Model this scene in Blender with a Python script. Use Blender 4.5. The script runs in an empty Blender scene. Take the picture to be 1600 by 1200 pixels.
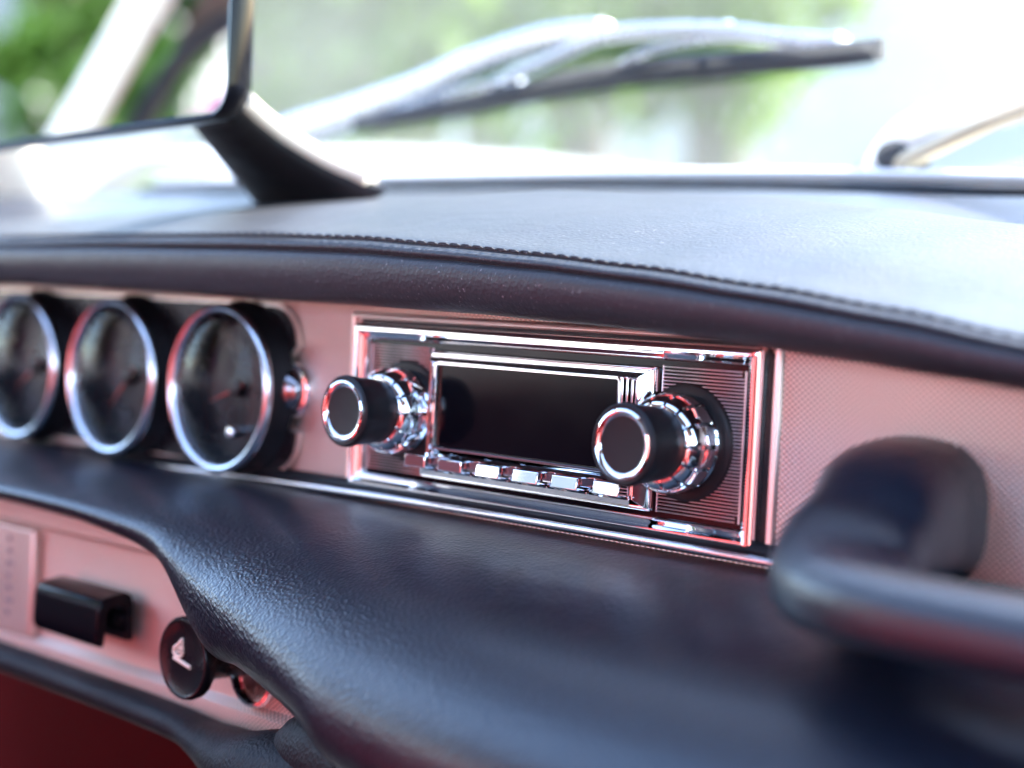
import bpy, bmesh, math, random
from math import sin, cos, pi, radians, sqrt
from mathutils import Vector, Matrix
random.seed(7)

# ------------------------------------------------------------------ camera, world, sun, exposure
S = bpy.context.scene
TILT = radians(9.0)                    # the fascia leans back by this much
M = Matrix.Rotation(-TILT, 4, 'X')     # dash frame (x right, y into the dash, z up the fascia) -> world
EYE = Vector((0.38427, -0.40232, 0.03756))
RIGHT = Vector((0.709019, 0.703516, 0.048552)); UP = Vector((-0.065937, -0.002410, 0.997821)); FWD = Vector((-0.702100, 0.710675, -0.044679))
FPX = 2690.6
cd = bpy.data.cameras.new('camera'); cam = bpy.data.objects.new('camera', cd); S.collection.objects.link(cam); S.camera = cam
R3 = Matrix((RIGHT, UP, -FWD)).transposed().to_4x4()
cam.matrix_world = M @ Matrix.Translation(EYE) @ R3
cd.sensor_width = 36; cd.lens = FPX * 36 / 1600; cd.clip_start = 0.01; cd.clip_end = 500
cd.dof.use_dof = True; cd.dof.focus_distance = 0.535; cd.dof.aperture_fstop = 5.0; cd.dof.aperture_blades = 0

SUN_DIR = Vector((0.25, 0.80, 0.66)).normalized()    # towards the sun, world
el = math.asin(SUN_DIR.z); az = math.atan2(SUN_DIR.x, SUN_DIR.y)
w = bpy.data.worlds.new('World'); S.world = w; w.use_nodes = True
nt = w.node_tree; bg = nt.nodes['Background']; sky = nt.nodes.new('ShaderNodeTexSky'); sky.sky_type = 'NISHITA'
sky.sun_disc = False; sky.sun_elevation = el; sky.sun_rotation = az; sky.dust_density = 0.6; sky.air_density = 1.0
nt.links.new(sky.outputs[0], bg.inputs[0]); bg.inputs[1].default_value = 0.15
sd = bpy.data.lights.new('sun', 'SUN'); sd.energy = 2.8; sd.angle = radians(0.53); sd.color = (1, .95, .87)
so = bpy.data.objects.new('sun', sd); S.collection.objects.link(so)
so.rotation_euler = SUN_DIR.to_track_quat('Z', 'Y').to_euler(); so.location = (2, 6, 8)
S.view_settings.view_transform = 'Standard'; S.view_settings.look = 'None'; S.view_settings.gamma = 1
S.view_settings.use_curve_mapping = False; S.view_settings.exposure = 3.5
S.cycles.use_denoising = True; S.cycles.max_bounces = 10; S.cycles.transparent_max_bounces = 12
S.cycles.sample_clamp_indirect = 12

# ------------------------------------------------------------------ helpers
def ray(px, py):
    return FWD + RIGHT * ((px - 800) / FPX) + UP * ((600 - py) / FPX)
def at(px, py, Y):
    """the point of the depth plane y = Y (dash frame) seen at a place of the photograph"""
    d = ray(px, py); return EYE + d * ((Y - EYE.y) / d.y)
def far(px, py, dist):
    """a point in the world, dist metres off, towards a place of the photograph"""
    d = (M.to_3x3() @ ray(px, py)); return M @ EYE + d * dist
SCREEN_Y, SCREEN_Z, SCREEN_K = 0.245, 0.10, 0.55
def on_screen(px, py, off):
    """on the raked windscreen plane, off metres outside it"""
    d = ray(px, py); # y + K*(z-Z) = Y + off
    t = (SCREEN_Y + off - EYE.y - SCREEN_K * (EYE.z - SCREEN_Z)) / (d.y + SCREEN_K * d.z)
    return EYE + d * t

def link(o, parent=None, base=None, world=False):
    S.collection.objects.link(o)
    if parent is not None: o.parent = parent
    else:
        o.location = (Vector(base) if world else M @ Vector(base))
        if not world: o.rotation_euler = (-TILT, 0, 0)
def tag(o, label=None, cat=None, group=None, kind=None):
    if label: o['label'] = label
    if cat: o['category'] = cat
    if group: o['group'] = group
    if kind: o['kind'] = kind
    return o
def empty(name, base, label=None, cat=None, group=None, kind=None, world=False):
    o = bpy.data.objects.new(name, None); o.empty_display_size = .02
    link(o, None, base, world); o['_b'] = list(base); return tag(o, label, cat, group, kind)
def base_of(o):
    while o.parent: o = o.parent
    return Vector(o['_b'])
def obj(name, bm, mat, parent=None, base=None, world=False, smooth=True, bevel=0, subsurf=0, ang=40):
    """link bm (coordinates of the frame, not relative) as ONE mesh object"""
    b = base_of(parent) if parent is not None else Vector(base or (0, 0, 0))
    bmesh.ops.translate(bm, verts=bm.verts, vec=-b)
    bmesh.ops.recalc_face_normals(bm, faces=bm.faces)
    me = bpy.data.meshes.new(name); bm.to_mesh(me); bm.free()
    o = bpy.data.objects.new(name, me); me.materials.append(mat)
    link(o, parent, b, world)
    if parent is None: o['_b'] = list(b)
    if smooth:
        for p in me.polygons: p.use_smooth = True
    if bevel:
        m = o.modifiers.new('bevel', 'BEVEL'); m.width = bevel; m.segments = 3; m.limit_method = 'ANGLE'; m.angle_limit = radians(35)
        m.harden_normals = False
    if subsurf:
        m = o.modifiers.new('sub', 'SUBSURF'); m.levels = m.render_levels = subsurf
    elif smooth and ang < 180:
        bm2 = bmesh.new(); bm2.from_mesh(me)
        for e in bm2.edges:
            if len(e.link_faces) == 2 and e.calc_face_angle(0) > radians(ang): e.smooth = False
        bm2.to_mesh(me); bm2.free()
    return o

def grid(bm, rows, close_u=False, close_v=False):
    """rows of points -> quads"""
    vs = [[bm.verts.new(p) for p in r] for r in rows]
    n, m = len(vs), len(vs[0])
    for i in range(n if close_v else n - 1):
        for j in range(m if close_u else m - 1):
            a, b, c, d = vs[i][j], vs[i][(j + 1) % m], vs[(i + 1) % n][(j + 1) % m], vs[(i + 1) % n][j]
            try: bm.faces.new((a, b, c, d))
            except ValueError: pass
    return vs
def cap(bm, loop):
    try: bm.faces.new(loop)
    except ValueError: pass
def box(bm, x0, x1, y0, y1, z0, z1):
    v = [bm.verts.new(p) for p in ((x0,y0,z0),(x1,y0,z0),(x1,y1,z0),(x0,y1,z0),(x0,y0,z1),(x1,y0,z1),(x1,y1,z1),(x0,y1,z1))]
    for f in ((0,1,2,3),(4,5,6,7),(0,1,5,4),(1,2,6,5),(2,3,7,6),(3,0,4,7)): bm.faces.new([v[i] for i in f])
def lathe(bm, cx, cz, prof, seg=96, start=True, end=True, mod=None):
    """profile of (radius, y) turned about the y axis through (cx, cz)"""
    rows = []
    for k, (r, y) in enumerate(prof):
        rows.append([(cx + (r if mod is None else mod(k, r, 2*pi*i/seg)) * cos(2*pi*i/seg), y, cz + (r if mod is None else mod(k, r, 2*pi*i/seg)) * sin(2*pi*i/seg)) for i in range(seg)])
    vs = grid(bm, rows, close_u=True)
    if start: cap(bm, vs[0])
    if end: cap(bm, vs[-1])
def rrect(hw, hh, r, n=8):
    r = max(r, 1e-5); P = []
    for (sx, sz, a0) in ((1, 1, 0), (-1, 1, pi/2), (-1, -1, pi), (1, -1, 3*pi/2)):
        for i in range(n + 1):
            a = a0 + pi/2 * i / n
            P.append((sx * (hw - r) + r * cos(a), sz * (hh - r) + r * sin(a)))
    return P
def frame(bm, cx, cz, hw, hh, r, prof, close=False, capend=False, sharp=False):
    """profile of (outward offset, y) swept round a rounded rectangle in the xz plane"""
    rows = [[(cx + x, y, cz + z) for (x, z) in rrect(hw + d, hh + d, r if sharp else max(r + d, 2e-4))] for (d, y) in prof]
    vs = grid(bm, rows, close_u=True, close_v=close)
    if capend: cap(bm, vs[-1])
    return vs
def tube(bm, path, rad, seg=14, flat=1.0, upv=Vector((0, 0, 1)), caps=True):
    """path of points; rad a number or list of (across, up) radii"""
    rows = []; n = len(path); path = [Vector(p) for p in path]
    for i, p in enumerate(path):
        t = (path[min(i+1, n-1)] - path[max(i-1, 0)]).normalized()
        s = t.cross(upv)
        if s.length < 1e-4: s = t.cross(Vector((0, 1, 0)))
        s.normalize(); u = s.cross(t)
        r = rad[i] if isinstance(rad, list) else rad
        ra, rb = r if isinstance(r, (list, tuple)) else (r, r * flat)
        rows.append([p + s * (ra * cos(2*pi*k/seg)) + u * (rb * sin(2*pi*k/seg)) for k in range(seg)])
    vs = grid(bm, rows, close_u=True)
    if caps: cap(bm, vs[0]); cap(bm, vs[-1])
def spline(pts, n):
    """Catmull-Rom through points (tuples of any length), n samples"""
    out = []; m = len(pts) - 1
    for i in range(n):
        t = i / (n - 1) * m; k = min(int(t), m - 1); f = t - k
        p0, p1, p2, p3 = pts[max(k-1, 0)], pts[k], pts[k+1], pts[min(k+2, m)]
        out.append(tuple(.5 * ((2*b) + (c - a) * f + (2*a - 5*b + 4*c - d) * f*f + (3*b - a - 3*c + d) * f**3) for a, b, c, d in zip(p0, p1, p2, p3)))
    return out
def interp(tab, x):
    if x <= tab[0][0]: return tab[0][1]
    for (a, b), (c, d) in zip(tab, tab[1:]):
        if x <= c:
            t = (x - a) / (c - a); t = t*t*(3-2*t) * .5 + t * .5
            return b + (d - b) * t
    return tab[-1][1]

# ------------------------------------------------------------------ materials
class Mat:
    def __init__(s, name, col=(.5,.5,.5), rough=.5, metal=0., **kw):
        s.m = bpy.data.materials.new(name); s.m.use_nodes = True; s.t = s.m.node_tree; s.b = s.t.nodes['Principled BSDF']
        s.b.inputs['Base Color'].default_value = (*col, 1); s.b.inputs['Roughness'].default_value = rough; s.b.inputs['Metallic'].default_value = metal
        for k, v in kw.items(): s.b.inputs[k.replace('_', ' ')].default_value = v
        s.tc = None
    def n(s, typ, **kw):
        nd = s.t.nodes.new('ShaderNode' + typ)
        for k, v in kw.items():
            if hasattr(nd, k): setattr(nd, k, v)
            else: nd.inputs[k.replace('_', ' ')].default_value = v
        return nd
    def l(s, a, b): s.t.links.new(a, b)
    def co(s, scale=(1,1,1), rot=(0,0,0)):
        if not s.tc: s.tc = s.n('TexCoord')
        mp = s.n('Mapping'); mp.inputs['Scale'].default_value = scale; mp.inputs['Rotation'].default_value = rot
        s.l(s.tc.outputs['Object'], mp.inputs[0]); return mp.outputs[0]
    def co2(s, scale, ang):
        mp = s.n('Mapping'); mp.inputs['Scale'].default_value = scale; s.l(s.co((1, 1, 1), (0, ang, 0)), mp.inputs[0]); return mp.outputs[0]
    def ramp(s, src, stops):
        r = s.n('ValToRGB'); e = r.color_ramp.elements
        e[0].position, e[0].color = stops[0][0], (*stops[0][1], 1); e[1].position, e[1].color = stops[-1][0], (*stops[-1][1], 1)
        for p, c in stops[1:-1]: x = e.new(p); x.color = (*c, 1)
        s.l(src, r.inputs[0]); return r.outputs[0]
    def math(s, op, a, b=None):
        m = s.n('Math', operation=op)
        for i, v in enumerate((a, b)):
            if v is None: continue
            if isinstance(v, (int, float)): m.inputs[i].default_value = v
            else: s.l(v, m.inputs[i])
        return m.outputs[0]
    def bump(s, h, strength, dist, prev=None):
        b = s.n('Bump'); b.inputs['Strength'].default_value = strength; b.inputs['Distance'].default_value = dist
        s.l(h, b.inputs['Height'])
        if prev: s.l(prev, b.inputs['Normal'])
        s.l(b.outputs[0], s.b.inputs['Normal']); return b.outputs[0]
    def rough_noise(s, scale, lo, hi):
        nz = s.n('TexNoise', Scale=scale, Detail=4.); s.l(s.co(), nz.inputs['Vector'])
        mr = s.n('MapRange'); mr.inputs['From Min'].default_value = .3; mr.inputs['From Max'].default_value = .7
        mr.inputs['To Min'].default_value = lo; mr.inputs['To Max'].default_value = hi
        s.l(nz.outputs[0], mr.inputs[0]); s.l(mr.outputs[0], s.b.inputs['Roughness'])

def leather(name, col, rough, grain=.00030, wrinkle=True, dust=0.0, coat=.25, spec=.6):
    a = Mat(name, col, rough); a.b.inputs['Specular IOR Level'].default_value = spec; a.b.inputs['Coat Weight'].default_value = coat; a.b.inputs['Coat Roughness'].default_value = .25
    v = a.n('TexVoronoi', Scale=750., feature='F1'); a.l(a.co(), v.inputs['Vector'])
    n1 = a.bump(v.outputs['Distance'], .65, grain)
    n2 = a.n('TexNoise', Scale=95., Detail=6., Roughness=.6); a.l(a.co((1, 1, 1.6)), n2.inputs['Vector'])
    n1 = a.bump(n2.outputs[0], .35, .0009, n1)
    if wrinkle:
        # creases gathered round the cut-out of the lower panel
        wv = a.n('TexWave', Scale=90., Distortion=9., Detail=4.); wv.inputs['Detail Scale'].default_value = 2.2
        a.l(a.co2((.5, .8, 1.6), radians(-22)), wv.inputs['Vector'])
        wn = a.n('TexVoronoi', Scale=130., feature='DISTANCE_TO_EDGE'); a.l(a.co2((.95, 2.6, 5.4), radians(-22)), wn.inputs['Vector'])
        sep = a.n('SeparateXYZ'); a.l(a.tc.outputs['Object'], sep.inputs[0])
        dx = a.math('DIVIDE', a.math('ADD', sep.outputs[0], .070), .055); dz = a.math('DIVIDE', a.math('ADD', sep.outputs[2], -.020), .036)
        dd = a.math('ADD', a.math('MULTIPLY', dx, dx), a.math('MULTIPLY', dz, dz))
        mk = a.n('MapRange'); mk.inputs['From Min'].default_value = .1; mk.inputs['From Max'].default_value = 1.6
        mk.inputs['To Min'].default_value = 1; mk.inputs['To Max'].default_value = 0; a.l(dd, mk.inputs[0])
        h = a.math('MULTIPLY', a.math('ADD', a.math('MULTIPLY', wv.outputs[0], .35), a.math('MINIMUM', a.math('MULTIPLY', wn.outputs[0], 3.5), 1.)), mk.outputs[0])
        a.bump(h, .34, .00045, n1)
    a.rough_noise(26, rough - .05, rough + .07)
    if dust:
        n3 = a.n('TexNoise', Scale=900., Detail=2.); a.l(a.co(), n3.inputs['Vector'])
        a.l(a.ramp(n3.outputs[0], [(.66, col), (.76, tuple(min(1, c + dust) for c in col))]), a.b.inputs['Base Color'])
    return a.m
M_PAD = leather('black leather', (.005, .008, .017), .34)
M_TOP = leather('dash top leather', (.030, .033, .040), .45, wrinkle=False, dust=.14, coat=.05, grain=.00018, spec=.32)
M_RIM = leather('matt rim leather', (.007, .007, .010), .55, coat=0, spec=.25)
M_HANDLE = leather('handle leather', (.005, .008, .017), .36, wrinkle=False)

def fascia_mat(name, pat=True, rough=.34, col=(.86, .725, .65)):
    a = Mat(name, col, rough, .92)
    if pat:
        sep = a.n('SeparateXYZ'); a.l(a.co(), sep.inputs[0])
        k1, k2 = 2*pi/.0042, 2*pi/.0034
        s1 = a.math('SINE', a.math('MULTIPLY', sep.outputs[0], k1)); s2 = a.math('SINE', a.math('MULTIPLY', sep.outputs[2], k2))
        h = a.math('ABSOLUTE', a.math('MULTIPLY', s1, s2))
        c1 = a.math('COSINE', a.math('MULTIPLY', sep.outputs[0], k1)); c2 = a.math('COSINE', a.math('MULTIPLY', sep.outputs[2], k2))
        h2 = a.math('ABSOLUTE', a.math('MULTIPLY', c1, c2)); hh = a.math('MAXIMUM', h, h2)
        a.bump(hh, .9, .0004)
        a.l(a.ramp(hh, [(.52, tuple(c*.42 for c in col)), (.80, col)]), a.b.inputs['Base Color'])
    nz = a.n('TexNoise', Scale=14., Detail=3.); a.l(a.co(), nz.inputs['Vector'])
    a.rough_noise(18, rough - .05, rough + .06)
    return a.m
M_FASCIA = fascia_mat('embossed aluminium'); M_FASCIA2 = fascia_mat('plain aluminium', False, .40)
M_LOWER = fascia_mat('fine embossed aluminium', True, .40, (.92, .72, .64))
def plain(name, col, rough, metal=0., var=None, **kw):
    a = Mat(name, col, rough, metal, **kw); a.rough_noise(var or 60, max(0, rough*.75), min(1, rough*1.25)); return a.m
M_CHROME = plain('chrome', (.90, .90, .92), .045, 1.)
M_SATIN = plain('satin silver', (.72, .72, .76), .22, 1.)
M_DARKCHROME = plain('dark chrome', (.32, .29, .30), .12, 1.)
M_RIB = plain('ribbed gunmetal', (.46, .40, .42), .36, 1.)
M_BLACK = plain('black plastic', (.006, .006, .008), .28, 0, Specular_IOR_Level=.32)
M_RUBBER = plain('black rubber', (.006, .006, .008), .50, 0, Specular_IOR_Level=.30)
M_GLOSSBLACK = plain('gloss black', (.003, .003, .005), .10, 0, Specular_IOR_Level=.16)
M_DARKMETAL = plain('dark spun metal', (.06, .055, .065), .16, .9)
M_FACE = plain('knob centre', (.012, .010, .014), .13, 0, Specular_IOR_Level=.5)
M_DIAL = plain('dial black', (.004, .004, .005), .6, 0, Specular_IOR_Level=.12)
M_WHITE = plain('dial white print', (.6, .6, .55), .5)
M_CREAM = plain('cream symbol', (.80, .66, .52), .5)
M_ORANGE = plain('needle orange red', (.30, .03, .02), .4)
M_REDLEATHER = leather('red leather', (.28, .018, .018), .42, wrinkle=False)
M_CARPET = Mat('red carpet', (.075, .003, .005), .95, 0, Specular_IOR_Level=.03)
_n = M_CARPET.n('TexNoise', Scale=300., Detail=4.); M_CARPET.l(M_CARPET.co(), _n.inputs['Vector']); M_CARPET.bump(_n.outputs[0], .8, .003); M_CARPET = M_CARPET.m
M_PAINT = plain('white car paint', (.62, .63, .64), .12, 0., 8); M_PAINT.node_tree.nodes['Principled BSDF'].inputs['Coat Weight'].default_value = .6
M_CREAMVINYL = plain('cream vinyl', (.62, .56, .47), .5)
M_BROWN = plain('brown vinyl', (.09, .055, .04), .5)
M_WIPER = plain('dull steel', (.40, .42, .45), .28, 1.)
M_LINK = plain('steel with beige reflection', (.50, .42, .30), .35, .8)  # beige that the chrome would reflect, put into its base colour
M_MIRROR = Mat('mirror silver', (.74, .75, .76), .005, 1.).m
def dome_glass(name, tint=(1,1,1), ior=1.45):
    m = bpy.data.materials.new(name); m.use_nodes = True; t = m.node_tree; t.nodes.clear()
    out = t.nodes.new('ShaderNodeOutputMaterial'); mx = t.nodes.new('ShaderNodeMixShader'); tr = t.nodes.new('ShaderNodeBsdfTransparent'); gl = t.nodes.new('ShaderNodeBsdfGlossy')
    lw = t.nodes.new('ShaderNodeFresnel'); 
    ge = t.nodes.new('ShaderNodeNewGeometry'); io = t.nodes.new('ShaderNodeMapRange')     # same reflectance from either face of the pane
    io.inputs['To Min'].default_value = ior; io.inputs['To Max'].default_value = 1/ior
    t.links.new(ge.outputs['Backfacing'], io.inputs[0]); t.links.new(io.outputs[0], lw.inputs[0])
    gl.inputs['Roughness'].default_value = .02; tr.inputs[0].default_value = (*tint, 1)
    t.links.new(lw.outputs[0], mx.inputs[0]); t.links.new(tr.outputs[0], mx.inputs[1]); t.links.new(gl.outputs[0], mx.inputs[2]); t.links.new(mx.outputs[0], out.inputs[0])
    return m, t, mx, out
M_GLASS = dome_glass('instrument glass', ior=1.16)[0]
# windscreen: clear glass with dust specks; its thin film also stands in for glare haze
M_SCREEN, t, mx, out = dome_glass('dusty windscreen glass')
df = t.nodes.new('ShaderNodeBsdfDiffuse'); tl = t.nodes.new('ShaderNodeBsdfTranslucent'); ad = t.nodes.new('ShaderNodeMixShader'); fm = t.nodes.new('ShaderNodeMixShader')
df.inputs[0].default_value = (.75, .78, .80, 1); tl.inputs[0].default_value = (.80, .84, .86, 1); ad.inputs[0].default_value = .7
t.links.new(df.outputs[0], ad.inputs[1]); t.links.new(tl.outputs[0], ad.inputs[2])
tc = t.nodes.new('ShaderNodeTexCoord'); nz = t.nodes.new('ShaderNodeTexNoise'); nz.inputs['Scale'].default_value = 420; nz.inputs['Detail'].default_value = 2
nz2 = t.nodes.new('ShaderNodeTexNoise'); nz2.inputs['Scale'].default_value = 7; nz2.inputs['Detail'].default_value = 5
rp = t.nodes.new('ShaderNodeValToRGB'); rp.color_ramp.elements[0].position = .70; rp.color_ramp.elements[1].position = .80
r2 = t.nodes.new('ShaderNodeMapRange'); r2.inputs['From Min'].default_value = .3; r2.inputs['From Max'].default_value = .7; r2.inputs['To Min'].default_value = .028; r2.inputs['To Max'].default_value = .065
mxm = t.nodes.new('ShaderNodeMath'); mxm.operation = 'MAXIMUM'; sc = t.nodes.new('ShaderNodeMath'); sc.operation = 'MULTIPLY'; sc.inputs[1].default_value = .6
for a_, b_ in ((tc.outputs['Object'], nz.inputs['Vector']), (tc.outputs['Object'], nz2.inputs['Vector']), (nz.outputs[0], rp.inputs[0]), (nz2.outputs[0], r2.inputs[0]),
               (rp.outputs[0], sc.inputs[0]), (sc.outputs[0], mxm.inputs[0]), (r2.outputs[0], mxm.inputs[1]), (mxm.outputs[0], fm.inputs[0]),
               (mx.outputs[0], fm.inputs[1]), (ad.outputs[0], fm.inputs[2]), (fm.outputs[0], out.inputs[0])): t.links.new(a_, b_)

# ------------------------------------------------------------------ outside world (level, metres; z = 0 is the height of the radio)
GROUND = -0.95
a = Mat('pale asphalt', (.16, .16, .155), .9); n_ = a.n('TexNoise', Scale=3., Detail=8.); a.l(a.co(), n_.inputs['Vector'])
a.l(a.ramp(n_.outputs[0], [(.3, (.12, .12, .12)), (.7, (.21, .205, .195))]), a.b.inputs['Base Color']); a.bump(n_.outputs[0], .4, .02)
bm = bmesh.new(); N = 24
grid(bm, [[(-260 + 520*i/N, -260 + 520*j/N, GROUND) for i in range(N+1)] for j in range(N+1)])
tag(obj('ground', bm, a.m, base=(0, 0, GROUND), world=True), kind='structure')
a = Mat('mown grass', (.07, .14, .03), .9); n_ = a.n('TexNoise', Scale=5., Detail=8.); a.l(a.co(), n_.inputs['Vector'])
a.l(a.ramp(n_.outputs[0], [(.3, (.05, .10, .02)), (.7, (.12, .20, .04))]), a.b.inputs['Base Color'])
bm = bmesh.new(); c0 = far(800, 250, 15); grid(bm, [[(c0.x - 14 + 28*i/N, c0.y - 9.5 + 26*j/N, GROUND + .03 + .03*random.random()) for i in range(N+1)] for j in range(N+1)])
tag(obj('lawn', bm, a.m, base=(c0.x, c0.y, GROUND), world=True), kind='structure')

def leaf_mat(name, c1, c2):
    a = Mat(name, c1, .55); a.b.inputs['Subsurface Weight'].default_value = 0
    oi = a.n('TexNoise', Scale=1.1, Detail=3.); a.l(a.co(), oi.inputs['Vector'])
    colr = a.ramp(oi.outputs[0], [(.35, c1), (.65, c2)]); a.l(colr, a.b.inputs['Base Color'])
    tr = a.n('BsdfTranslucent'); a.l(colr, tr.inputs[0]); mix = a.n('MixShader'); mix.inputs[0].default_value = .55
    a.l(a.b.outputs[0], mix.inputs[1]); a.l(tr.outputs[0], mix.inputs[2]); a.l(mix.outputs[0], a.t.nodes['Material Output'].inputs[0]); return a.m
M_LEAF = [leaf_mat('yellow green leaf', (.09, .17, .012), (.16, .24, .02)), leaf_mat('mid green leaf', (.030, .085, .012), (.07, .15, .02)), leaf_mat('blue green leaf', (.025, .075, .03), (.05, .12, .045)), leaf_mat('magenta blossom', (.26, .03, .16), (.36, .06, .26))]
a = Mat('bark', (.10, .08, .06), .9); n_ = a.n('TexNoise', Scale=9., Detail=6.); a.l(a.co((1,1,.2)), n_.inputs['Vector']); a.bump(n_.outputs[0], .8, .05); M_BARK = a.m
def tree(px, dist, h, cr, k, label, low=.12):
    p = far(px, 300, dist); b = (p.x, p.y, GROUND)
    root = empty('broadleaf_tree', b, label, 'tree', 'trees standing around the car', world=True)
    bm = bmesh.new(); top = Vector((b[0] + .2, b[1], GROUND + h * .8))
    tube(bm, [b, (b[0]+.05, b[1], GROUND + h*.25), (b[0]+.1, b[1]+.1, GROUND + h*.5), top], [.04*h, .03*h, .02*h, .004*h], 12)
    rng = random.Random(int(px)); tips = []
    for i in range(9):
        a0 = rng.uniform(0, 2*pi); z0 = GROUND + h * rng.uniform(.25, .65); e = Vector((b[0] + cos(a0)*cr*.7, b[1] + sin(a0)*cr*.7, z0 + h*.2))
        s = Vector((b[0]+.07, b[1], z0)); tube(bm, [s, s.lerp(e, .5) + Vector((0, 0, -.1)), e], [.012*h, .008*h, .003*h], 8); tips.append(e)
    obj('trunk', bm, M_BARK, root)
    bm = bmesh.new()
    for c in range(95):
        u, v, r = rng.uniform(-1, 1), rng.uniform(0, 2*pi), rng.uniform(.35, 1) ** .5
        q = sqrt(1 - u*u); cc = Vector((b[0] + q*cos(v)*cr*r, b[1] + q*sin(v)*cr*r, GROUND + h*(low + (1-low)/2) + u*r*h*(1-low)/2))
        cl = cr * rng.uniform(.14, .30)
        for i in range(60):
            d = Vector((rng.gauss(0, 1), rng.gauss(0, 1), rng.gauss(0, .8))) * cl * .55; o = cc + d; s = rng.uniform(.05, .11)
            n = Vector((rng.gauss(0, 1), rng.gauss(0, 1), rng.gauss(0, 1))).normalized(); x = n.orthogonal().normalized() * s; y = n.cross(x).normalized() * s * .6
            bm.faces.new([bm.verts.new(o + x), bm.verts.new(o + y), bm.verts.new(o - x), bm.verts.new(o - y)])
    obj('crown', bm, M_LEAF[k], root, smooth=False)
tree(420, 11.5, 6.6, 1.9, 2, 'blue green leafy tree seen just right of the mirror')
tree(640, 9.5, 5.6, 1.5, 0, 'sunlit yellow green tree behind the raised end of the long wiper')
tree(900, 12.5, 7.0, 1.9, 1, 'mid green tree behind the middle of the windscreen', .12)
tree(1120, 10.5, 5.8, 1.05, 0, 'narrow bright green tree beside the pale wall', .10)
tree(770, 17, 8.5, 2.4, 1, 'farthest dark green tree filling the gap between two nearer ones', .1)

def spot(ox, dy, dist):
    """world place on the driver's side of the car: ox metres left, dy back"""
    return (-ox, -dy)
def tree_at(x, y, h, cr, k, label, low=.2):
    global far
    keep = far; far = lambda *_: Vector((x, y, 0)); tree(int(1000+x*31+y*17), 0, h, cr, k, label, low); far = keep
tree_at(-7.9, -4.45, 5.0, .55, 1, 'small green tree beside the car, seen only in the mirror')
tree_at(-5.05, -3.42, 2.25, .20, 3, 'small purple flowering tree beyond the side window, seen only in the mirror', .55)
# pale house
M_PLASTER = plain('pale plaster', (.44, .42, .405), .9, 0, 3); M_ROOF = plain('grey roof', (.25, .25, .26), .8, 0, 3); M_WIN = plain('window glass dark', (.05, .06, .07), .08, 0, 3)
def house(px, dist, wdt, dep, h, label, yaw):
    p = far(px, 300, dist); root = empty('house', (p.x, p.y, GROUND), label, 'house', world=True)
    root.rotation_euler.z = yaw; X, Y, Z = p.x, p.y, GROUND
    bm = bmesh.new(); box(bm, X-wdt/2, X+wdt/2, Y, Y+dep, Z, Z+h); obj('wall', bm, M_PLASTER, root, smooth=False)
    bm = bmesh.new(); v = [bm.verts.new(q) for q in ((X-wdt/2-.3, Y-.4, Z+h+.003), (X+wdt/2+.3, Y-.4, Z+h+.003), (X+wdt/2+.3, Y+dep+.4, Z+h+.003), (X-wdt/2-.3, Y+dep+.4, Z+h+.003), (X-wdt/2-.3, Y+dep/2, Z+h+1.8), (X+wdt/2+.3, Y+dep/2, Z+h+1.8))]
    for f in ((0,1,5,4), (2,3,4,5), (0,4,3), (1,2,5), (0,1,2,3)): bm.faces.new([v[i] for i in f])
    obj('roof', bm, M_ROOF, root, smooth=False)
    for i in range(3):
        bm = bmesh.new(); x0 = X - wdt/2 + wdt*(i+.3)/3; box(bm, x0, x0 + wdt*.13, Y-.05, Y+.01, Z+h*.45, Z+h*.75); wn = obj('window', bm, M_WIN, root, smooth=False)
        bm = bmesh.new(); box(bm, x0-.08, x0 + wdt*.13+.08, Y-.12, Y+.01, Z+h*.45-.12, Z+h*.45-.003); obj('sill', bm, M_PLASTER, wn, smooth=False)
house(1560, 16, 7.5, 6, 5.4, 'pale plastered house behind the right end of the windscreen', radians(38))
house_far = far; far = lambda *_: Vector((-13.5, -9.8, 0)); house(0, 0, 9, 6, 7.5, 'pale house across the street, seen only in the mirror', radians(115)); far = house_far
house(560, 30, 12, 6, 4.0, 'distant pale house low behind the trees', radians(45))

# ------------------------------------------------------------------ the car round the dashboard
body = empty('coupe', (0, 0, -.3), 'white car bonnet and cream pillars around the black dashboard', 'car')
# bonnet: level sheet falling away forward, wings higher
bm = bmesh.new(); rows = []
for j in range(26):
    y = .275 + 1.25*j/25; row = []
    for i in range(61):
        x = -.95 + 1.9*i/60
        zc = .096 + .150*(y-.275) - .16*(y-.275)**2 - .03*(x/.8)**2
        wing = .058*math.exp(-((x+.66)/.13)**2) + .058*math.exp(-((x-.66)/.13)**2)
        row.append((x, y, zc + wing - .4*max(0, abs(x)-.80)))
    rows.append(row)
grid(bm, rows); o = obj('bonnet', bm, M_PAINT, body); md = o.modifiers.new('s', 'SOLIDIFY'); md.thickness = .004
# cowl intake: dark slotted panel at the foot of the screen
bm = bmesh.new(); rows = []
for j in range(9): rows.append([(x, .262 + .0045*(j % 2) + .012*j*.6, .1005 + .003*(j % 2) + .0022*j) for x in (.0, .1, .2, .3, .4)])
grid(bm, rows); obj('cowl_vent', bm, M_BLACK, body)
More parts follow.
